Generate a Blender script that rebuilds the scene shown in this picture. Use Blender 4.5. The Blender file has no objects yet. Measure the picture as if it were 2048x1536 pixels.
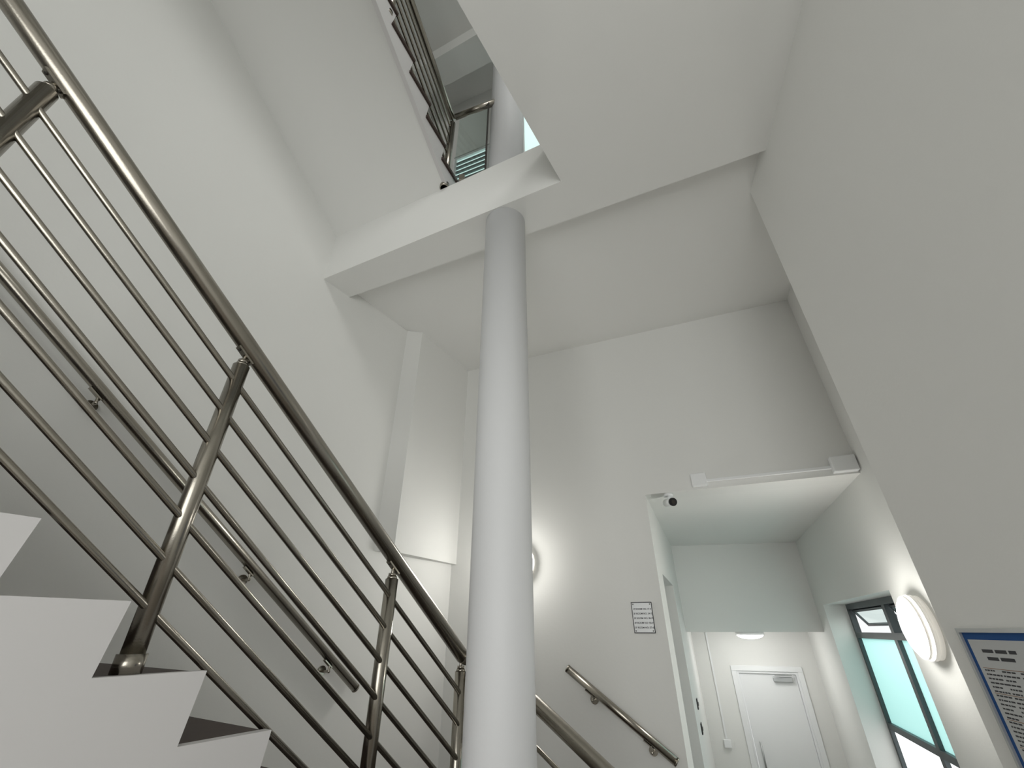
import bpy, bmesh, math, random
from mathutils import Vector, Matrix

ZC = 2.45   # eye height above the lower hall floor
sc = bpy.context.scene

# ------------------------------------------------------------ materials
def mat(name, col, rough=0.6, metal=0.0, bump=0.0, bscale=60, var=0.0, vscale=3.0, emit=None, estr=0.0, trans=0.0, alpha=1.0):
    m = bpy.data.materials.new(name); m.use_nodes = True
    nt = m.node_tree; b = nt.nodes["Principled BSDF"]
    b.inputs["Base Color"].default_value = (*col, 1)
    b.inputs["Roughness"].default_value = rough
    b.inputs["Metallic"].default_value = metal
    if trans: b.inputs["Transmission Weight"].default_value = trans
    if emit:
        b.inputs["Emission Color"].default_value = (*emit, 1)
        b.inputs["Emission Strength"].default_value = estr
    if var > 0:
        tc = nt.nodes.new("ShaderNodeTexCoord"); n = nt.nodes.new("ShaderNodeTexNoise")
        n.inputs["Scale"].default_value = vscale; n.inputs["Detail"].default_value = 4
        r = nt.nodes.new("ShaderNodeMix"); r.data_type = 'RGBA'
        r.inputs[6].default_value = (*[c * (1 - var) for c in col], 1)
        r.inputs[7].default_value = (*[min(1, c * (1 + var)) for c in col], 1)
        nt.links.new(tc.outputs["Object"], n.inputs["Vector"])
        nt.links.new(n.outputs["Fac"], r.inputs[0]); nt.links.new(r.outputs[2], b.inputs["Base Color"])
    if bump > 0:
        tc = nt.nodes.new("ShaderNodeTexCoord"); n = nt.nodes.new("ShaderNodeTexNoise")
        n.inputs["Scale"].default_value = bscale; n.inputs["Detail"].default_value = 3
        bp = nt.nodes.new("ShaderNodeBump"); bp.inputs["Strength"].default_value = bump
        bp.inputs["Distance"].default_value = 0.004
        nt.links.new(tc.outputs["Object"], n.inputs["Vector"])
        nt.links.new(n.outputs["Fac"], bp.inputs["Height"]); nt.links.new(bp.outputs["Normal"], b.inputs["Normal"])
    return m

M_WALL = mat("white_wall_paint", (0.765, 0.765, 0.74), 0.75, bump=0.12, bscale=50, var=0.015, vscale=1.5)
M_CEIL = mat("white_ceiling_paint", (0.78, 0.78, 0.755), 0.8, bump=0.08, bscale=50, var=0.015, vscale=1.2)
M_COL = mat("column_paint", (0.73, 0.735, 0.745), 0.55, bump=0.05)
M_STR = mat("stringer_paint", (0.63, 0.615, 0.61), 0.55)
M_TRIM = mat("gloss_white", (0.82, 0.83, 0.83), 0.35)
M_STEEL = mat("brushed_steel", (0.36, 0.335, 0.29), 0.25, 1.0, bump=0.05, bscale=200, var=0.05, vscale=20)
M_DARK = mat("dark_steel", (0.05, 0.045, 0.04), 0.4, 0.6)
M_TREAD = mat("brown_tread", (0.045, 0.027, 0.02), 0.65, var=0.3, vscale=15)
M_FLOOR = mat("floor_vinyl", (0.28, 0.25, 0.22), 0.5, var=0.1)
M_LAMP = mat("lamp_opal", (0.9, 0.9, 0.88), 0.4, emit=(1, 0.99, 0.95), estr=12.0)
M_RIM = mat("lamp_rim", (0.80, 0.79, 0.75), 0.4, emit=(1, 0.95, 0.85), estr=0.3)
M_FRAME = mat("window_frame_grey", (0.05, 0.065, 0.07), 0.45)
M_BLACK = mat("black_plastic", (0.012, 0.012, 0.012), 0.3)
M_PAPER = mat("paper", (0.50, 0.51, 0.51), 0.7)
M_BLUE = mat("blue_felt", (0.01, 0.07, 0.24), 0.9, bump=0.1, bscale=300)
M_ALU = mat("aluminium", (0.45, 0.46, 0.46), 0.4, 0.7)
M_INK = mat("ink", (0.03, 0.03, 0.035), 0.7)
M_INKR = mat("ink_brown", (0.25, 0.13, 0.06), 0.7)
M_SIGN = mat("sign_plate", (0.62, 0.63, 0.63), 0.4, 0.3)
M_LOUV = mat("louvre_grey", (0.17, 0.20, 0.20), 0.5)

def frosted_glow(name, col, ecol, estr):
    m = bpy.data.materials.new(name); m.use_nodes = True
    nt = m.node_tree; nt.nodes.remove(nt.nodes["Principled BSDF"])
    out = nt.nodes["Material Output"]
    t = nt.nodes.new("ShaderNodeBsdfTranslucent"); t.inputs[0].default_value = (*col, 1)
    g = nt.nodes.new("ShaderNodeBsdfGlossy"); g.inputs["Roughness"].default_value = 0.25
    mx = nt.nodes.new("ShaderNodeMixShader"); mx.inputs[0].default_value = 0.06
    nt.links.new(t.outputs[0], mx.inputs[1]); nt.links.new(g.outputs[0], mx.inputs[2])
    e = nt.nodes.new("ShaderNodeEmission"); e.inputs[0].default_value = (*ecol, 1); e.inputs[1].default_value = estr  # emission puts a daylit glow into the pane itself
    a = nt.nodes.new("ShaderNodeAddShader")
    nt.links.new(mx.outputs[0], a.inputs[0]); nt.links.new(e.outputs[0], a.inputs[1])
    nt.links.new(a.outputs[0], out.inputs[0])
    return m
M_AQUA = frosted_glow("frosted_aqua_glass_glow", (0.58, 0.70, 0.69), (0.24, 0.56, 0.53), 0.45)
M_PALE = frosted_glow("frosted_pale_glass_glow", (0.6, 0.66, 0.65), (0.46, 0.58, 0.56), 0.65)
M_WGLASS = frosted_glow("frosted_white_glass_glow", (0.85, 0.88, 0.88), (0.88, 0.9, 0.9), 0.7)

def clear_glass():
    m = bpy.data.materials.new("clear_glass"); m.use_nodes = True
    nt = m.node_tree; nt.nodes.remove(nt.nodes["Principled BSDF"])
    out = nt.nodes["Material Output"]
    t = nt.nodes.new("ShaderNodeBsdfTransparent"); t.inputs[0].default_value = (0.90, 0.95, 0.935, 1)
    g = nt.nodes.new("ShaderNodeBsdfGlossy"); g.inputs["Roughness"].default_value = 0.03
    mx = nt.nodes.new("ShaderNodeMixShader"); mx.inputs[0].default_value = 0.08
    nt.links.new(t.outputs[0], mx.inputs[1]); nt.links.new(g.outputs[0], mx.inputs[2])
    nt.links.new(mx.outputs[0], out.inputs[0])
    return m
M_GLASS = clear_glass()

def brick():
    m = bpy.data.materials.new("red_brick"); m.use_nodes = True
    nt = m.node_tree; b = nt.nodes["Principled BSDF"]
    tc = nt.nodes.new("ShaderNodeTexCoord"); mp = nt.nodes.new("ShaderNodeMapping")
    mp.inputs["Rotation"].default_value = (math.pi / 2, 0, 0)
    br = nt.nodes.new("ShaderNodeTexBrick"); br.inputs["Scale"].default_value = 4.5
    br.inputs["Color1"].default_value = (0.40, 0.13, 0.08, 1); br.inputs["Color2"].default_value = (0.30, 0.10, 0.06, 1)
    br.inputs["Mortar"].default_value = (0.5, 0.46, 0.42, 1)
    nt.links.new(tc.outputs["Object"], mp.inputs[0]); nt.links.new(mp.outputs[0], br.inputs[0])
    nt.links.new(br.outputs[0], b.inputs["Base Color"]); b.inputs["Roughness"].default_value = 0.9
    return m
M_BRICK = brick()

# ------------------------------------------------------------ helpers
def empty(name, loc=(0, 0, 0)):
    e = bpy.data.objects.new(name, None); sc.collection.objects.link(e)
    e.empty_display_size = 0.1
    return e

def finish(bm, name, m, parent=None, smooth=False):
    bmesh.ops.recalc_face_normals(bm, faces=bm.faces[:])
    me = bpy.data.meshes.new(name); bm.to_mesh(me); bm.free()
    if smooth:
        for p in me.polygons: p.use_smooth = len(p.vertices) == 4 or smooth == 'all'
    ob = bpy.data.objects.new(name, me); sc.collection.objects.link(ob)
    ob.data.materials.append(m)
    if parent: ob.parent = parent
    return ob

def V(x, y, z): return Vector((x, y, z + ZC))

def add_prism(bm, pts, ext):
    ext = Vector(ext)
    a = [bm.verts.new(p) for p in pts]; b = [bm.verts.new(Vector(p) + ext) for p in pts]
    n = len(pts)
    bm.faces.new(a); bm.faces.new(b[::-1])
    for i in range(n): bm.faces.new((a[i], b[i], b[(i + 1) % n], a[(i + 1) % n]))

def slab(name, xy, z0, z1, m, parent=None):
    bm = bmesh.new(); add_prism(bm, [V(x, y, z0) for x, y in xy], (0, 0, z1 - z0))
    return finish(bm, name, m, parent)

def obox(bm, o, dx, dy, dz):
    """box: origin corner o and three edge vectors"""
    o = Vector(o); dx = Vector(dx); dy = Vector(dy); dz = Vector(dz)
    add_prism(bm, [o, o + dx, o + dx + dy, o + dy], dz)

def boxobj(name, o, dx, dy, dz, m, parent=None, bevel=0.0):
    bm = bmesh.new(); obox(bm, o, dx, dy, dz)
    ob = finish(bm, name, m, parent)
    if bevel:
        md = ob.modifiers.new("bev", 'BEVEL'); md.width = bevel; md.segments = 2
    return ob

def add_tube(bm, p, q, r, seg=20, r2=None):
    p = Vector(p); q = Vector(q); d = q - p
    mt = Matrix.Translation((p + q) / 2) @ d.to_track_quat('Z', 'Y').to_matrix().to_4x4()
    bmesh.ops.create_cone(bm, cap_ends=True, segments=seg, radius1=r, radius2=r if r2 is None else r2, depth=d.length, matrix=mt)

def tube(name, p, q, r, m, parent=None, seg=24, r2=None):
    bm = bmesh.new(); add_tube(bm, p, q, r, seg, r2)
    return finish(bm, name, m, parent, smooth=True)

def wall(name, a, b, z0, z1, th, m, holes=(), parent=None):
    """wall from a to b (inner face); thickness th to the right-hand normal; holes (s0,s1,z0,z1)"""
    a = Vector((a[0], a[1])); b = Vector((b[0], b[1])); L = (b - a).length; d = (b - a) / L
    n = Vector((d.y, -d.x)) * th
    xs = sorted({0, L, *[h[0] for h in holes], *[h[1] for h in holes]})
    bm = bmesh.new()
    def piece(s0, s1, c0, c1):
        o = V(a.x + d.x * s0, a.y + d.y * s0, c0)
        obox(bm, o, (d.x * (s1 - s0), d.y * (s1 - s0), 0), (n.x, n.y, 0), (0, 0, c1 - c0))
    for i in range(len(xs) - 1):
        s0, s1 = xs[i], xs[i + 1]; mid = (s0 + s1) / 2
        hs = sorted([h for h in holes if h[0] <= mid <= h[1]], key=lambda h: h[2])
        c = z0
        for h in hs:
            if h[2] > c: piece(s0, s1, c, h[2])
            c = h[3]
        if c < z1: piece(s0, s1, c, z1)
    return finish(bm, name, m, parent)

# stair axis frame (s along the flight / left wall, q across) and hall grid frame (u along back wall, p depth)
def SQ(s, q): return (0.529 * s + 0.8486 * q, 0.8486 * s - 0.529 * q)
def UP(u, p): return (0.925 * u + 0.379 * p, -0.379 * u + 0.925 * p)
def SQZ(s, q, z): x, y = SQ(s, q); return V(x, y, z)
def UPZ(u, p, z): x, y = UP(u, p); return V(x, y, z)

FL = -2.45; HB = 2.42; HF = 2.50; UF = 2.90; UC = 5.5
PB = 3.55         # back wall
UR = 1.149        # corridor right wall (u)
UL = -0.299       # corridor left wall (u)
HC = 0.94         # corridor ceiling
PD = 7.5          # door wall
PK = 6.28         # bulkhead

# ------------------------------------------------------------ shell
slab("floor", [(-5.5, -3), (1.6, -3), (6, 3), (6, 9), (-5.5, 9)], FL - 0.2, FL, M_FLOOR)

QL = -2.6
def inter(q, p):
    k = 0.379 * 0.529 + 0.925 * 0.8486
    c = (0.379 * 0.8486 - 0.925 * 0.529) * q
    return (p - c) / k
sL = inter(QL, PB)
wall("wall_left", SQ(sL + 0.3, QL), SQ(-4.2, QL), FL, UC, 0.2, M_WALL)
cornerL = SQ(sL, QL)
uL0 = cornerL[0] * 0.925 - cornerL[1] * 0.379
wall("wall_back", UP(uL0 - 0.25, PB + 0.0), UP(UR + 0.2, PB + 0.0), FL, UF, -0.2, M_WALL,
     holes=[(UL - uL0 + 0.25, UR - uL0 + 0.25, FL, HC)])

# corridor
wall("wall_corridor_left", UP(UL, PB + 0.2), UP(UL, PD + 0.2), FL, HC + 0.1, -0.2, M_WALL, holes=[(0.25, 1.4, FL, 0.4)])
wall("wall_alcove", UP(UL - 0.9, PB + 0.2), UP(UL - 0.9, PB + 2.0), FL, 0.9, -0.1, M_WALL)
slab("ceiling_alcove", [UP(UL - 0.2, PB + 0.2), UP(UL - 0.2, PB + 2.0), UP(UL - 0.9, PB + 2.0), UP(UL - 0.9, PB + 0.2)], 0.7, 0.8, M_CEIL)
wall("wall_alcove_end", UP(UL - 0.2, PB + 1.9), UP(UL - 0.9, PB + 1.9), FL, 0.9, 0.1, M_WALL)
WT0, WT1, WZ0, WZ1 = 0.36, 2.5, -1.35, 0.235
E = (1.57, 1.79)
PE = 1.25
wall("wall_right", UP(UR, PD + 0.2), UP(UR, PE + 1.0), FL, UF, -0.26, M_WALL,
     holes=[(PD + 0.2 - PB - WT1, PD + 0.2 - PB - WT0, WZ0, WZ1)])
slab("ceiling_corridor", [UP(UL, PB + 0.2), UP(UL, PK - 0.13), UP(UR, PK + 0.17), UP(UR, PB + 0.2)], HC, HC + 0.15, M_CEIL)
slab("wall_bulkhead", [UP(UL, PK - 0.13), UP(UR, PK + 0.17), UP(UR, PK + 0.32), UP(UL, PK + 0.02)], -0.02, HC + 0.1, M_WALL)
slab("ceiling_rear_hall", [UP(UL, PK + 0.02), UP(UR, PK + 0.32), UP(UR, PD), UP(UL, PD)], -0.02, 0.1, M_CEIL)
DL, DRt, DT = 0.12, 0.96, -0.41
wall("wall_door", UP(UL - 0.1, PD), UP(UR + 0.1, PD), FL, HC, -0.2, M_WALL, holes=[(DL - UL + 0.1 + 0.05, DRt - UL + 0.1 - 0.05, FL, -0.46)])

# right projecting pier and near right wall
K = (1.13, 0.193)
slab("wall_right_pier", [E, K, (1.13, -3.0), (1.8, -3.0), (2.6, 1.4), (UP(UR, PE + 1.0)), (UP(UR, PE + 1.05))], FL, UF, M_WALL)
wall("wall_rear", (1.13, -2.8), (-5.2, -2.8), FL, UC, -0.2, M_WALL, holes=[(0.4, 3.4, -1.2, 1.9)])

# ------------------------------------------------------------ ceilings / upper floor slab
def near(x): return 1.803 - 0.4706 * x
def far(x): return 2.117 - 0.444 * x
def hit_left(f):
    lo, hi = -4.0, 5.0
    for _ in range(60):
        mid = (lo + hi) / 2; x, y = SQ(mid, QL)
        if y < f(x): lo = mid
        else: hi = mid
    return SQ(lo, QL)
nL = hit_left(near); fL = hit_left(far)
slab("ceiling_beam", [nL, (0.305, near(0.305)), (1.75, near(1.75)), (1.75, far(1.75)), fL], HB, UF, M_CEIL)
slab("ceiling", [(fL[0], fL[1]), (1.75, far(1.75)), UP(UR + 0.1, 2.2), UP(UR + 0.1, PB), UP(uL0, PB)], HF, UF, M_CEIL)
slab("ceiling_near", [(0.305, near(0.305)), SQ(-3.3, -0.62), (1.2, -3.0), (1.25, 0.1), (1.75, near(1.75))], HB, UF, M_CEIL)

# boxed-in duct in the left corner
s_a = 0.529 * (-0.4116 * 2.5) + 0.8486 * (1.328 * 2.5)
fr = (-0.49, (PB + 0.49 * 0.379) / 0.925)
slab("boxed_duct", [SQ(s_a - 0.01, QL), (-0.869, 3.32), fr, cornerL], 0.50, HF, M_WALL)

# ------------------------------------------------------------ column
col = empty("column")
cx, cy, cr = -0.045, 1.98, 0.134
tube("shaft", V(cx, cy, FL), V(cx, cy, HB), cr, M_COL, col, seg=96)
tube("upper_shaft", V(cx, cy, UF), V(cx, cy, UC - 0.2), cr, M_COL, col, seg=96)

# ------------------------------------------------------------ flight 1
stair = empty("staircase")
G, R = 0.243, 0.165
N0, Z0 = 0.53, 0.0657
kmin, kmax = -9, 6
QO = -1.5
def saw(kmin, kmax, depth):
    pts = []
    for k in range(kmin, kmax + 1):
        zt = Z0 - R * k; s1 = N0 + G * k; s0 = s1 - G
        pts.append((s0 - 0.018, zt)); pts.append((s1, zt))
    sE = N0 + G * kmax; zE = Z0 - R * kmax
    pts.append((sE - 0.018, zE - R)); pts.append((sE - 0.018, zE - R - 0.25))
    zb = Z0 - R * kmin - depth
    pts.append((N0 + G * (kmin - 1) - 0.018, zb))
    return pts
sp = saw(kmin, kmax, 0.55)
def prism_sq(name, pts, q0, q1, m, parent):
    bm = bmesh.new()
    a = SQ(0, q0); b = SQ(0, q1)
    add_prism(bm, [SQZ(s, q0, z) for s, z in pts], (b[0] - a[0], b[1] - a[1], 0))
    return finish(bm, name, m, parent)
QI = QL + 0.004
prism_sq("stringer_plate", sp, QO, QO - 0.035, M_STR, stair)
prism_sq("flight_body", [(s, z - 0.03) for s, z in sp], QO - 0.036, QI, M_STR, stair)
bm = bmesh.new()
dq = Vector((SQ(0, QI)[0] - SQ(0, QO - 0.036)[0], SQ(0, QI)[1] - SQ(0, QO - 0.036)[1], 0))
for k in range(kmin, kmax + 1):
    zt = Z0 - R * k; s1 = N0 + G * k; s0 = s1 - G - 0.018
    add_prism(bm, [SQZ(s0, QO - 0.036, zt - 0.035), SQZ(s1 + 0.0, QO - 0.036, zt - 0.035), SQZ(s1 + 0.0, QO - 0.036, zt - 0.004), SQZ(s0, QO - 0.036, zt - 0.004)], dq)
    add_prism(bm, [SQZ(s1 - 0.016, QO - 0.036, zt - 0.03), SQZ(s1 - 0.012, QO - 0.036, zt - 0.03), SQZ(s1 - 0.012, QO - 0.036, zt - R), SQZ(s1 - 0.016, QO - 0.036, zt - R)], dq)
finish(bm, "treads", M_TREAD, stair)
ZL = Z0 - R * 7
lp = [SQ(N0 + G * 6 - 0.02, QO), SQ(N0 + G * 6 - 0.02, QL), cornerL, UP(-1.1, PB), UP(-1.1, 2.36)]
slab("landing", lp, ZL - 0.25, ZL, M_TREAD, stair)
R2 = (ZL - FL) / 8
bm = bmesh.new()
pts = []
u0 = -1.1
pts.append((u0, ZL))
for k in range(1, 8):
    pts.append((u0 + G * (k - 1), ZL - R2 * k)); pts.append((u0 + G * k, ZL - R2 * k))
pts.append((u0 + G * 7, FL)); pts.append((u0, FL))
a = UP(0, 2.36); b = UP(0, PB)
add_prism(bm, [UPZ(u, 2.36, z) for u, z in pts], (b[0] - a[0], b[1] - a[1], 0))
finish(bm, "lower_flight", M_TREAD, stair)
bm = bmesh.new(); zz = Z0 - R * (kmin)
add_prism(bm, [SQZ(N0 + G * (kmin - 1), QO, zz - 0.25), SQZ(N0 + G * (kmin - 1), QI, zz - 0.25), SQZ(-3.2, QI, zz - 0.25), SQZ(-3.2, QO, zz - 0.25)], (0, 0, 0.25))
finish(bm, "half_landing", M_STR, stair)

# ------------------------------------------------------------ railing flight 1
rail = empty("stair_railing")
QR = -1.56
RH, RP, RB = 0.033, 0.028, 0.0105
def rz(s): return 0.94 - 0.735 * (s - 0.595)
tube("handrail", SQZ(-1.9, QR, rz(-1.9)), SQZ(2.03, QR, rz(2.03)), RH, M_STEEL, rail, seg=40)
bm = bmesh.new()
for i in range(7):
    o = 0.165 + 0.121 * i
    add_tube(bm, SQZ(-1.9, QR + 0.012, rz(-1.9) - o), SQZ(2.01, QR + 0.012, rz(2.01) - o), RB, 16)
finish(bm, "bars", M_STEEL, rail, smooth=True)
def post(base, top, parent, r=RP, idx=0, gap=0.055):
    bm = bmesh.new()
    b = Vector(base); t = Vector(top)
    add_tube(bm, b, t, r, 32)
    add_tube(bm, b, b + Vector((0, 0, 0.045)), r * 1.25, 32)
    add_tube(bm, t, t + Vector((0, 0, 0.012)), r * 0.85, 28, r * 0.7)
    add_tube(bm, t + Vector((0, 0, 0.012)), t + Vector((0, 0, 0.024)), r * 0.62, 28)
    add_tube(bm, t, t + Vector((0, 0, gap)), 0.0075, 14)
    finish(bm, "post_%d" % idx, M_STEEL, parent, smooth=True)
def saddle(c, d, parent, idx):
    d = Vector(d).normalized(); side = d.cross(Vector((0, 0, 1))).normalized(); up = side.cross(d)
    o = Vector(c) - d * 0.04 - side * 0.013 - up * 0.006
    boxobj("saddle_%d" % idx, o, d * 0.08, side * 0.026, up * 0.007, M_STEEL, parent)
    bm = bmesh.new()
    for k in (-0.027, 0.027):
        add_tube(bm, Vector(c) + d * k - up * 0.009, Vector(c) + d * k - up * 0.004, 0.005, 12)
    finish(bm, "saddle_screws_%d" % idx, M_DARK, parent)
dirr = Vector((*SQ(1, 0), -0.735))
for i, s in enumerate([-0.99, -0.179, 0.600, 1.485]):
    k = math.ceil((s - N0) / G); base = Z0 - R * k
    post(SQZ(s, QR, base), SQZ(s, QR, rz(s) - 0.088), rail, idx=i)
    saddle(SQZ(s, QR, rz(s) - 0.039), dirr, rail, i)
post(SQZ(2.02, QR, ZL), SQZ(2.02, QR, rz(2.02) - 0.07), rail, idx=7)
pr = 2.40
def r2z(u): return -0.30 - 0.70 * (u + 0.87)
uS = -1.05; uE = 0.55
P3 = SQZ(2.03, QR, rz(2.03)); P4 = UPZ(uS, pr, r2z(uS))
tube("handrail_turn", P3, P4, RH, M_STEEL, rail, seg=28)
tube("handrail_lower", P4, UPZ(uE, pr, r2z(uE)), RH, M_STEEL, rail, seg=28)
bm = bmesh.new()
for i in range(7):
    o = Vector((0, 0, -(0.165 + 0.115 * i)))
    add_tube(bm, P4 + o, UPZ(uE, pr, r2z(uE)) + o, RB, 12)
    add_tube(bm, P3 + o, P4 + o, RB, 12)
finish(bm, "bars_lower", M_STEEL, rail, smooth=True)
for i, u in enumerate([-0.95, -0.2, 0.5]):
    k = max(0, math.ceil((u - u0) / G)); post(UPZ(u, pr, ZL - R2 * k), UPZ(u, pr, r2z(u) - 0.08), rail, idx=10 + i)

# ------------------------------------------------------------ wall handrails
def bracket(c, walldir, raildir, parent, idx):
    c = Vector(c); w = Vector(walldir).normalized()
    d = Vector(raildir).normalized(); side = d.cross(Vector((0, 0, 1))).normalized(); upv = side.cross(d)
    bm = bmesh.new()
    j = c + Vector((0, 0, -0.062))
    add_tube(bm, c + Vector((0, 0, -0.015)), j, 0.007, 12)
    add_tube(bm, j, j + w * 0.068, 0.007, 12)
    add_tube(bm, j + w * 0.060, j + w * 0.07, 0.028, 24)
    bmesh.ops.create_uvsphere(bm, u_segments=12, v_segments=8, radius=0.009, matrix=Matrix.Translation(j))
    obox(bm, c - upv * 0.031 - d * 0.035 - side * 0.012, d * 0.07, side * 0.024, upv * 0.006)
    finish(bm, "bracket_%d" % idx, M_STEEL, parent)
def capped_rail(name, p, q, parent):
    r = 0.025
    tube(name, p, q, r, M_STEEL, parent, seg=28)
    d = (Vector(q) - Vector(p)).normalized()
    tube(name + "_cap", Vector(q) - d * 0.002, Vector(q) + d * 0.006, r + 0.001, M_STEEL, parent, seg=28)
    tube(name + "_cap_top", Vector(p) - d * 0.006, Vector(p) + d * 0.002, r + 0.001, M_STEEL, parent, seg=28)
wh = empty("wall_handrail")
QW = QL + 0.072
def wz(s): return 1.289 - 0.72 * s
capped_rail("rail", SQZ(-1.9, QW, wz(-1.9)), SQZ(2.22, QW, wz(2.22)), wh)
nl = Vector((SQ(0, -1)[0], SQ(0, -1)[1], 0))
for i, s in enumerate([-0.47, 0.456, 1.378, 2.0]): bracket(SQZ(s, QW, wz(s)), nl, (*SQ(1, 0), -0.72), wh, i)
wh2 = empty("wall_handrail.001")
PW = PB - 0.072
def wz2(u): return -0.222 - 0.70 * (u + 1.02)
capped_rail("rail_lower", UPZ(-1.0, PW, wz2(-1.0)), UPZ(-0.355, PW, wz2(-0.355)), wh2)
nb = Vector((*UP(0, 1), 0))
for i, u in enumerate([-0.84, -0.49]): bracket(UPZ(u, PW, wz2(u)), nb, (*UP(1, 0), -0.70), wh2, i)

# ------------------------------------------------------------ upper flight (soffit, stringer, rail)
up = empty("staircase.001")
A3 = Vector((-0.487, 2.032)); D3 = Vector((-0.415, -0.910))
SL3 = 0.74
n3_ = Vector((-0.910, 0.415))
def F3(s, off, z):
    p = A3 + D3 * s + n3_ * off
    return V(p.x, p.y, z)
Lmax = 3.2
Lw0 = Vector(nL)
def wallpt(s): return Lw0 + Vector((-0.529, -0.8486)) * (s / 0.99)
bm = bmesh.new()
NS = 16
rows = []
for i in range(NS + 1):
    s = Lmax * i / NS
    a0 = F3(s, 0, UF + SL3 * s); w0 = wallpt(s); b0_ = V(w0.x, w0.y, UF + 0.83 * s)
    rows.append([bm.verts.new(a0.lerp(b0_, j / 6)) for j in range(7)])
for i in range(NS):
    for j in range(6): bm.faces.new((rows[i][j], rows[i + 1][j], rows[i + 1][j + 1], rows[i][j + 1]))
so = finish(bm, "soffit", M_CEIL, up, smooth='all')
G3, R3 = 0.235, 0.174
st = -0.12
poly = []
nst = 13
for k in range(nst):
    s0 = st + G3 * k; z1 = UF + R3 * (k + 1)
    poly.append((s0, z1 - R3)); poly.append((s0 - 0.015, z1))
poly.append((st + G3 * nst, UF + R3 * nst))
poly.append((st + G3 * nst, UF + R3 * nst - 0.26)); poly.append((0.0, UF + 0.0))
bm = bmesh.new(); n3 = Vector((n3_.x, n3_.y, 0))
add_prism(bm, [F3(s, 0, z) for s, z in poly], n3 * 0.03)
finish(bm, "stringer_plate_upper", M_STR, up)
bm = bmesh.new()
for k in range(nst):
    s0 = st + G3 * k; z1 = UF + R3 * (k + 1)
    add_prism(bm, [F3(s0 - 0.02, -0.015, z1), F3(s0 + G3, -0.015, z1), F3(s0 + G3, -0.015, z1 + 0.03), F3(s0 - 0.02, -0.015, z1 + 0.03)], n3 * 0.72)
    add_prism(bm, [F3(s0, 0.03, z1 - 0.05), F3(s0 + 0.02, 0.03, z1 - 0.05), F3(s0 + 0.02, 0.03, z1), F3(s0, 0.03, z1)], n3 * 0.4)
finish(bm, "treads_upper", M_TREAD, up)
ur = empty("stair_railing.001")
def uz(s): return 3.83 + SL3 * s
tube("handrail", F3(0, 0.03, uz(0)), F3(3.0, 0.03, uz(3.0)), 0.026, M_STEEL, ur)
bm = bmesh.new()
for i in range(5):
    o = 0.15 + 0.125 * i
    add_tube(bm, F3(0.0, 0.03, uz(0) - o), F3(3.0, 0.03, uz(3.0) - o), 0.0095, 12)
finish(bm, "bars", M_STEEL, ur, smooth=True)
for i, s in enumerate([0.0, 0.85, 1.7, 2.55]):
    post(F3(s, 0.03, UF + (0.0 if s == 0 else SL3 * s + 0.16)), F3(s, 0.03, uz(s) - 0.06), ur, idx=i)
gb = empty("glass_balustrade")
g0 = Vector((-0.445, 2.00)); g1 = Vector((cx - 0.13, 1.90))
tube("handrail", V(-0.487, 2.02, 3.83), V(cx - 0.10, 1.90, 3.83), 0.026, M_STEEL, gb)
dg = (g1 - g0)
boxobj("glass_pane", V(g0.x, g0.y, UF + 0.03), (dg.x * 0.92, dg.y * 0.92, 0), (0.0, 0.01, 0), (0, 0, 0.82), M_GLASS, gb)
tube("end_post", V(g1.x - 0.02, g1.y, UF), V(g1.x - 0.02, g1.y, 3.82), 0.007, M_DARK, gb)
boxobj("glass_clamp_a", V(g0.x + 0.05, g0.y - 0.03, UF), (0.04, 0, 0), (0, 0.04, 0), (0, 0, 0.06), M_STEEL, gb)

# upper storey
off = uL0 - 0.3
PU = 2.30
h1 = (-1.62, -1.20, UF + 0.90, UF + 1.50)
h2 = (-0.85, 0.1, UF + 0.70, UF + 1.8)
wall("wall_upper_back", UP(off, PU), UP(2.2, PU), UF, UC, -0.12, M_WALL,
     holes=[(h1[0] - off, h1[1] - off, h1[2], h1[3]), (h2[0] - off, h2[1] - off, h2[2], h2[3])])
slab("ceiling_upper", [(-5.6, -3), (3.2, -3), (3.2, 4), (-4.5, 4)], UC, UC + 0.2, M_CEIL)
slab("ceiling_upper_beam", [(-2.6, near(-2.6)), (2.2, near(2.2)), (2.2, far(2.2)), (-2.6, far(-2.6))], UC - 0.22, UC - 0.001, M_CEIL)
wall("wall_upper_right", (1.9, 3.0), (1.9, -3.0), UF, UC, -0.15, M_WALL)

def simple_window(name, h, pane, bars):
    u0_, u1_, z0, z1 = h
    w = empty(name)
    th = 0.035
    d = Vector((*UP(1, 0), 0)); n = Vector((*UP(0, 1), 0)); p = PU + 0.01
    for nm, ua, ub, za, zb in (("frame_left", u0_, u0_ + th, z0, z1), ("frame_right", u1_ - th, u1_, z0, z1), ("frame_bottom", u0_ + th, u1_ - th, z0, z0 + th), ("frame_top", u0_ + th, u1_ - th, z1 - th, z1)):
        boxobj(nm, UPZ(ua, p, za), d * (ub - ua), n * 0.05, (0, 0, zb - za), M_TRIM, w)
    boxobj("pane", UPZ(u0_ + th, p + 0.02, z0 + th), d * (u1_ - u0_ - 2 * th), n * 0.008, (0, 0, z1 - z0 - 2 * th), pane, w)
    for i in range(bars):
        z = z0 + th + (z1 - z0 - 2 * th) * (i + 1) / (bars + 1)
        boxobj("louvre_%d" % i, UPZ(u0_ + th, p + 0.0, z - 0.016), d * (u1_ - u0_ - 2 * th), n * 0.015, (0, 0, 0.032), M_LOUV, w)
simple_window("window_2", h1, M_PALE, 6)
simple_window("window_3", h2, M_PALE, 0)

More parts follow.
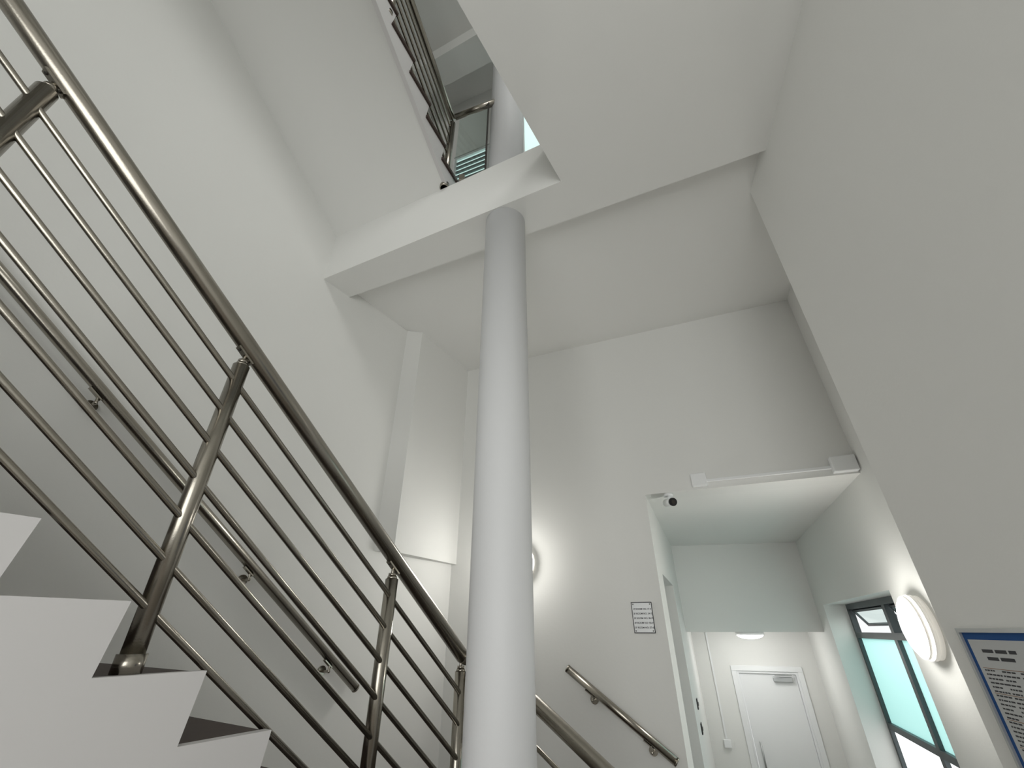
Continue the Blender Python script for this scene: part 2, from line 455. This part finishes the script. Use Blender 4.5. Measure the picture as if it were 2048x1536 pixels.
# ------------------------------------------------------------ window_1 in corridor
w1_ = empty("window_1")
dT = Vector((*UP(0, 1), 0)); dR = Vector((*UP(1, 0), 0)); dZ = Vector((0, 0, 1))
RG = 0.21
def WP(t, r, z): return UPZ(UR + r, PB + t, z)
def wbar(nm, t0, t1, z0, z1, dep=0.05, r=RG - 0.01, m=M_FRAME):
    boxobj(nm, WP(t0, r, z0), dT * (t1 - t0), dR * dep, dZ * (z1 - z0), m, w1_)
f = 0.05
wbar("frame_near", WT0, WT0 + f, WZ0, WZ1); wbar("frame_far", WT1 - f, WT1, WZ0, WZ1)
wbar("frame_top", WT0, WT1, WZ1 - f, WZ1, 0.049); wbar("frame_bottom", WT0, WT1, WZ0, WZ0 + f, 0.049)
wbar("mullion", 1.30, 1.37, WZ0, WZ1, 0.055)
ZT = -0.02
wbar("transom_top", WT0, WT1, ZT - 0.05, ZT, 0.052); wbar("transom_low", WT0, WT1, -0.80, -0.75, 0.052)
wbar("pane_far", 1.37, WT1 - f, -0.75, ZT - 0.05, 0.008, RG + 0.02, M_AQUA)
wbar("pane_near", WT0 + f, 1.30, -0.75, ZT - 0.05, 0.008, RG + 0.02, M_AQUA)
wbar("pane_low", WT0 + f, WT1 - f, WZ0 + f, -0.80, 0.008, RG + 0.02, M_WGLASS)
for j, (ta, tb) in enumerate(((1.40, WT1 - f - 0.02), (WT0 + f + 0.02, 1.28))):
    an = math.radians(35); hh = 0.17
    dv = Vector((dR.x * math.sin(an), dR.y * math.sin(an), -math.cos(an)))
    nrm = dT.cross(dv).normalized()
    top = WP(ta, RG + 0.03, WZ1 - f)
    boxobj("vent_top_%d" % j, top, dT * (tb - ta), dv * 0.02, nrm * 0.02, M_FRAME, w1_)
    boxobj("vent_bottom_%d" % j, top + dv * (hh - 0.02), dT * (tb - ta), dv * 0.02, nrm * 0.02, M_FRAME, w1_)
    boxobj("vent_side_a_%d" % j, top + dv * 0.02, dT * 0.025, dv * (hh - 0.04), nrm * 0.02, M_FRAME, w1_)
    boxobj("vent_side_b_%d" % j, top + dv * 0.02 + dT * (tb - ta - 0.025), dT * 0.025, dv * (hh - 0.04), nrm * 0.02, M_FRAME, w1_)
    boxobj("vent_glass_%d" % j, top + dv * 0.02 + dT * 0.025 + nrm * 0.008, dT * (tb - ta - 0.05), dv * (hh - 0.04), nrm * 0.005, M_GLASS, w1_)
boxobj("sill", WP(WT0 + 0.002, 0.0, WZ0), dT * (WT1 - WT0 - 0.004), dR * (RG - 0.01), dZ * 0.02, M_TRIM, w1_)
boxobj("brick_building_exterior", UPZ(UR + 3.2, PB - 1, FL), dT * 9, dR * 0.3, dZ * 3.15, M_BRICK)

# ------------------------------------------------------------ door
d1 = empty("door_1")
dU = Vector((*UP(1, 0), 0)); dP = Vector((*UP(0, 1), 0))
def DP(u, off, z): return UPZ(u, PD + off, z)
boxobj("leaf", DP(DL + 0.09, 0.03, FL + 0.01), dU * (DRt - DL - 0.18), dP * 0.045, dZ * (DT - 0.09 - FL - 0.01), M_TRIM, d1)
for nm, a_, b_, z0, z1 in (("architrave_left", DL, DL + 0.06, FL, DT - 0.06), ("architrave_right", DRt - 0.06, DRt, FL, DT - 0.06), ("architrave_top", DL, DRt, DT - 0.06, DT)):
    boxobj(nm, DP(a_, -0.02, z0), dU * (b_ - a_), dP * 0.02, dZ * (z1 - z0), M_TRIM, d1, bevel=0.004)
for nm, a_, b_, z0, z1 in (("jamb_left", DL + 0.055, DL + 0.085, FL, DT - 0.085), ("jamb_right", DRt - 0.085, DRt - 0.055, FL, DT - 0.085), ("jamb_top", DL + 0.055, DRt - 0.055, DT - 0.085, DT - 0.055)):
    boxobj(nm, DP(a_, 0.0, z0), dU * (b_ - a_), dP * 0.1, dZ * (z1 - z0), M_TRIM, d1)
boxobj("closer_body", DP(DRt - 0.36, -0.03, DT - 0.17), dU * 0.22, dP * 0.06, dZ * 0.055, M_ALU, d1, bevel=0.006)
boxobj("closer_arm", DP(DRt - 0.34, -0.10, DT - 0.10), dU * 0.20 + dP * 0.05, dP * 0.02, dZ * 0.012, M_ALU, d1)
tube("pull_handle", DP(DL + 0.16, -0.03, FL + 0.95), DP(DL + 0.16, -0.03, FL + 1.25), 0.010, M_ALU, d1)
tube("handle_stub_a", DP(DL + 0.16, -0.03, FL + 0.99), DP(DL + 0.16, 0.03, FL + 0.99), 0.007, M_ALU, d1)
tube("handle_stub_b", DP(DL + 0.16, -0.03, FL + 1.21), DP(DL + 0.16, 0.03, FL + 1.21), 0.007, M_ALU, d1)

ct = empty("cable_conduit")
boxobj("conduit", DP(-0.115, -0.016, -1.2), dU * 0.02, dP * 0.016, dZ * (1.17), M_TRIM, ct)
boxobj("socket_box", DP(-0.145, -0.035, -1.29), dU * 0.085, dP * 0.035, dZ * 0.085, M_TRIM, ct, bevel=0.005)

# trunking above opening
tr = empty("cable_trunking")
def BP(u, off, z): return UPZ(u, PB - off, z)
uu = lambda X: X * 0.925 - 0.379 * ((PB - 0.379 * X) / 0.925)
ua, ub = uu(1.455), uu(2.30)
boxobj("junction_box", BP(ua - 0.055, 0.045, 0.955), dU * 0.11, dP * 0.044, dZ * 0.10, M_TRIM, tr, bevel=0.006)
boxobj("trunk", BP(ua + 0.055, 0.022, 0.985), dU * (ub - ua - 0.09), dP * 0.021, dZ * 0.022, M_TRIM, tr, bevel=0.003)
boxobj("end_box", BP(UR - 0.16, 0.06, 0.95), dU * 0.15, dP * 0.059, dZ * 0.11, M_TRIM, tr, bevel=0.006)

# security camera
cam_s = empty("security_camera")
q = V(1.245, 3.375, HC)
tube("base", q, q - dZ * 0.02, 0.035, M_TRIM, cam_s)
tube("stem", q - dZ * 0.02, q - dZ * 0.05, 0.012, M_TRIM, cam_s)
tube("body", q + Vector((0.0, 0.07, -0.055)), q + Vector((0.005, -0.05, -0.075)), 0.030, M_TRIM, cam_s)
tube("lens_hood", q + Vector((0.005, -0.045, -0.0745)), q + Vector((0.007, -0.062, -0.079)), 0.031, M_BLACK, cam_s)
tube("lens", q + Vector((0.007, -0.060, -0.0785)), q + Vector((0.007, -0.066, -0.080)), 0.014, M_DARK, cam_s)

# ------------------------------------------------------------ lamps
def wall_lamp(name, c, n, r, power):
    e = empty(name); c = Vector(c); n = Vector(n).normalized()
    tube("back_plate", c, c + n * 0.025, r * 0.97, M_RIM, e, seg=48)
    tube("rim", c + n * 0.025, c + n * 0.045, r, M_RIM, e, seg=48, r2=r)
    tube("band", c + n * 0.045, c + n * 0.056, r * 0.93, M_LAMP, e, seg=48)
    tube("ring", c + n * 0.056, c + n * 0.070, r * 0.96, M_RIM, e, seg=48)
    bm = bmesh.new()
    mt = Matrix.Translation(c + n * 0.070) @ n.to_track_quat('Z', 'Y').to_matrix().to_4x4() @ Matrix.Diagonal((1, 1, 0.22, 1))
    bmesh.ops.create_uvsphere(bm, u_segments=40, v_segments=20, radius=r * 0.9, matrix=mt)
    finish(bm, "diffuser", M_LAMP, e, smooth='all')
    l = bpy.data.lights.new(name + "_bulb", 'POINT'); l.energy = power; l.color = (1, 0.98, 0.93); l.shadow_soft_size = 0.1
    lo = bpy.data.objects.new("bulb", l); sc.collection.objects.link(lo); lo.location = c + n * 0.22; lo.parent = e
    return e
wall_lamp("wall_lamp", UPZ(UR, PB - 0.02, 0.015), -dR, 0.168, 9)
wall_lamp("wall_lamp.001", V(0.045, (PB - 0.379 * 0.045) / 0.925, 0.48), -dP, 0.165, 6)
cl = empty("ceiling_lamp")
c = V(2.96, 6.14, -0.02)
tube("base", c, c - dZ * 0.03, 0.16, M_TRIM, cl, seg=40)
bm = bmesh.new()
bmesh.ops.create_uvsphere(bm, u_segments=32, v_segments=16, radius=0.15, matrix=Matrix.Translation(c - dZ * 0.03) @ Matrix.Diagonal((1, 1, 0.3, 1)))
finish(bm, "diffuser", M_LAMP, cl, smooth='all')
l = bpy.data.lights.new("corridor_bulb", 'POINT'); l.energy = 6; l.color = (1, 0.99, 0.98); l.shadow_soft_size = 0.1
lo = bpy.data.objects.new("bulb", l); sc.collection.objects.link(lo); lo.location = c - dZ * 0.2; lo.parent = cl

# switches
for i, z in enumerate((-0.70, -0.90)):
    e = empty("light_switch" if i == 0 else "light_switch.001")
    boxobj("plate", UPZ(UL, PB + 2.15, z), dP * 0.09, dU * 0.012, dZ * 0.09, M_BLACK, e, bevel=0.003)
    boxobj("rocker", UPZ(UL + 0.012, PB + 2.18, z + 0.03), dP * 0.03, dU * 0.005, dZ * 0.03, M_DARK, e)

# ------------------------------------------------------------ text helper
def text(name, body, size, origin, xdir, zdir, m, parent, align='LEFT'):
    cu = bpy.data.curves.new(name, 'FONT'); cu.body = body; cu.size = size; cu.align_x = align
    cu.extrude = 0.0003; cu.offset = 0.0003
    ob = bpy.data.objects.new(name, cu); sc.collection.objects.link(ob)
    x = Vector(xdir).normalized(); y = Vector(zdir).normalized(); z = x.cross(y)
    mt = Matrix((x, y, z)).transposed().to_4x4(); mt.translation = origin
    ob.matrix_world = mt; ob.data.materials.append(m); ob.parent = parent
    return ob

# wall sign
sg = empty("room_directory_sign")
us = uu(0.934); zs = 0.078
W, H = 0.145, 0.195
boxobj("border", UPZ(us - W / 2, PB - 0.004, zs - H / 2), dU * W, dP * 0.004, dZ * H, M_INK, sg)
boxobj("plate", UPZ(us - W / 2 + 0.005, PB - 0.006, zs - H / 2 + 0.005), dU * (W - 0.01), dP * 0.003, dZ * (H - 0.01), M_SIGN, sg)
for i, t in enumerate(["1F ROOM NO: 17-31", "2F ROOM NO: 34-37", "3F ROOM NO: 38-39", "4F ROOM NO: 50-54", "5F ROOM NO: 57-62"]):
    text("line_%d" % i, t, 0.0150, UPZ(us - W / 2 + 0.010, PB - 0.0065, zs + 0.048 - i * 0.029), dU, dZ, M_INK, sg)
for i, (a_, b_) in enumerate(((-1, -1), (1, -1), (-1, 1), (1, 1))):
    cc = UPZ(us + a_ * (W / 2 - 0.014), PB - 0.006, zs + b_ * (H / 2 - 0.014)); tube("screw_%d" % i, cc, cc - dP * 0.002, 0.004, M_DARK, sg, seg=12)

# notice board on the pier face
nbd = empty("notice_board")
e2 = Vector(E); k2 = Vector(K); dd = (k2 - e2).normalized(); nn = Vector((dd.y, -dd.x))
if nn.x > 0: nn = -nn
DD = Vector((dd.x, dd.y, 0)); NN = Vector((nn.x, nn.y, 0))
def NP(a_, off, z): p = e2 + dd * a_ + nn * off; return V(p.x, p.y, z)
a0_, a1_, zt, zb = 0.115, 0.86, 0.005, -1.0
boxobj("backing", NP(a0_, 0, zb), DD * (a1_ - a0_), NN * 0.012, dZ * (zt - zb), M_BLUE, nbd)
fw = 0.012
boxobj("frame_top", NP(a0_, 0, zt - fw), DD * (a1_ - a0_), NN * 0.02, dZ * fw, M_ALU, nbd)
boxobj("frame_bottom", NP(a0_, 0, zb), DD * (a1_ - a0_), NN * 0.02, dZ * fw, M_ALU, nbd)
boxobj("frame_a", NP(a0_, 0, zb + fw), DD * fw, NN * 0.02, dZ * (zt - zb - 2 * fw), M_ALU, nbd)
boxobj("frame_b", NP(a1_ - fw, 0, zb + fw), DD * fw, NN * 0.02, dZ * (zt - zb - 2 * fw), M_ALU, nbd)
pa, pb_, pt, pbm = a0_ + 0.03, a0_ + 0.45, zt - 0.032, -0.42
boxobj("paper_sheet", NP(pa, 0.012, pbm), DD * (pb_ - pa), NN * 0.001, dZ * (pt - pbm), M_PAPER, nbd)
boxobj("paper_sheet_low", NP(pa, 0.012, -0.9), DD * (pb_ - pa), NN * 0.001, dZ * (0.45), M_PAPER, nbd)
random.seed(4)
bm = bmesh.new(); bm2 = bmesh.new()
for (top, bot) in ((pt - 0.085, pbm + 0.03), (-0.5, -0.88)):
    z = top
    row = 0
    while z > bot:
        for c0 in range(5):
            x = pa + 0.02 + c0 * (pb_ - pa - 0.03) / 5
            w = (pb_ - pa) / 5 * random.uniform(0.45, 0.85)
            xx = x
            while xx < x + w:
                ww = random.uniform(0.006, 0.018)
                obox(bm, NP(xx, 0.013, z), DD * ww, NN * 0.0006, dZ * 0.004); xx += ww + 0.004
        if row % 6 == 0: obox(bm2, NP(pa + 0.015, 0.013, z + 0.007), DD * (pb_ - pa - 0.03), NN * 0.0005, dZ * 0.0015)
        z -= 0.011; row += 1
finish(bm, "print_lines", M_INK, nbd); finish(bm2, "print_rules", M_INKR, nbd)
bm = bmesh.new()
for (x0, x1, z) in ((0.05, 0.10, pt - 0.035), (0.11, 0.16, pt - 0.035), (0.17, 0.20, pt - 0.035), (0.06, 0.11, pt - 0.055), (0.12, 0.18, pt - 0.055)):
    obox(bm, NP(pa + x0, 0.013, z), DD * (x1 - x0), NN * 0.0006, dZ * 0.009)
# plain stand-in emblem (lozenge)
ce = NP(pa + 0.28, 0.013, pt - 0.045)
add_prism(bm, [ce + dZ * 0.028, ce + DD * 0.02, ce - dZ * 0.028, ce - DD * 0.02], NN * 0.0006)
finish(bm, "print_heading", M_INK, nbd)

# ------------------------------------------------------------ unseen rear window, added to carry the fill light
rw = empty("added_rear_window")
for i, x in enumerate((0.68, -0.3, -1.3, -2.27)):
    boxobj("mullion_%d" % i, V(x, -2.9, -1.2), (0.05, 0, 0), (0, 0.06, 0), (0, 0, 3.1), M_FRAME, rw)
boxobj("head", V(-2.27, -2.9, 1.85), (3.0, 0, 0), (0, 0.05, 0), (0, 0, 0.05), M_FRAME, rw)
boxobj("sill", V(-2.27, -2.9, -1.2), (3.0, 0, 0), (0, 0.05, 0), (0, 0, 0.05), M_FRAME, rw)

# ------------------------------------------------------------ lights
def area(name, loc, rot_to, sx, sy, power, col):
    l = bpy.data.lights.new(name, 'AREA'); l.shape = 'RECTANGLE'; l.size = sx; l.size_y = sy; l.energy = power; l.color = col
    o = bpy.data.objects.new(name, l); sc.collection.objects.link(o); o.location = loc
    o.rotation_euler = (Vector(rot_to) - Vector(loc)).to_track_quat('-Z', 'Y').to_euler()
    return o
area("rear_fill_light", V(-0.8, -2.95, 0.4), V(-0.4, 3, 0.5), 2.9, 3.0, 86, (0.995, 1.0, 0.975))  # unseen fill light added behind the camera
area("side_window_daylight", WP(1.4, 1.1, 0.7), WP(1.4, 0.0, -0.5), 2.2, 1.4, 44, (1.0, 0.96, 0.96))
area("upper_fill_light", V(0.9, -1.5, 5.3), V(-0.3, 1.0, 3.0), 1.2, 1.2, 48, (1, 1, 0.98))  # unseen area lamp added to brighten the upper storey
area("upper_window_daylight", UPZ(-0.0, 3.1, 4.6), UPZ(0.0, 2.3, 4.2), 2.5, 1.0, 7, (1, 1, 1))

w = bpy.data.worlds.new("sky"); sc.world = w; w.use_nodes = True
w.node_tree.nodes["Background"].inputs[0].default_value = (0.88, 0.9, 0.9, 1)
w.node_tree.nodes["Background"].inputs[1].default_value = 1.1

# ------------------------------------------------------------ camera
cd = bpy.data.cameras.new("camera"); co = bpy.data.objects.new("camera", cd); sc.collection.objects.link(co)
cd.sensor_width = 36; cd.lens = 850 / 2048 * 36; cd.clip_start = 0.02
co.location = (0, 0, ZC); co.rotation_euler = (math.radians(90 + 30.07), 0, 0)
sc.camera = co
sc.view_settings.view_transform = 'Standard'
bpy.context.view_layer.update()
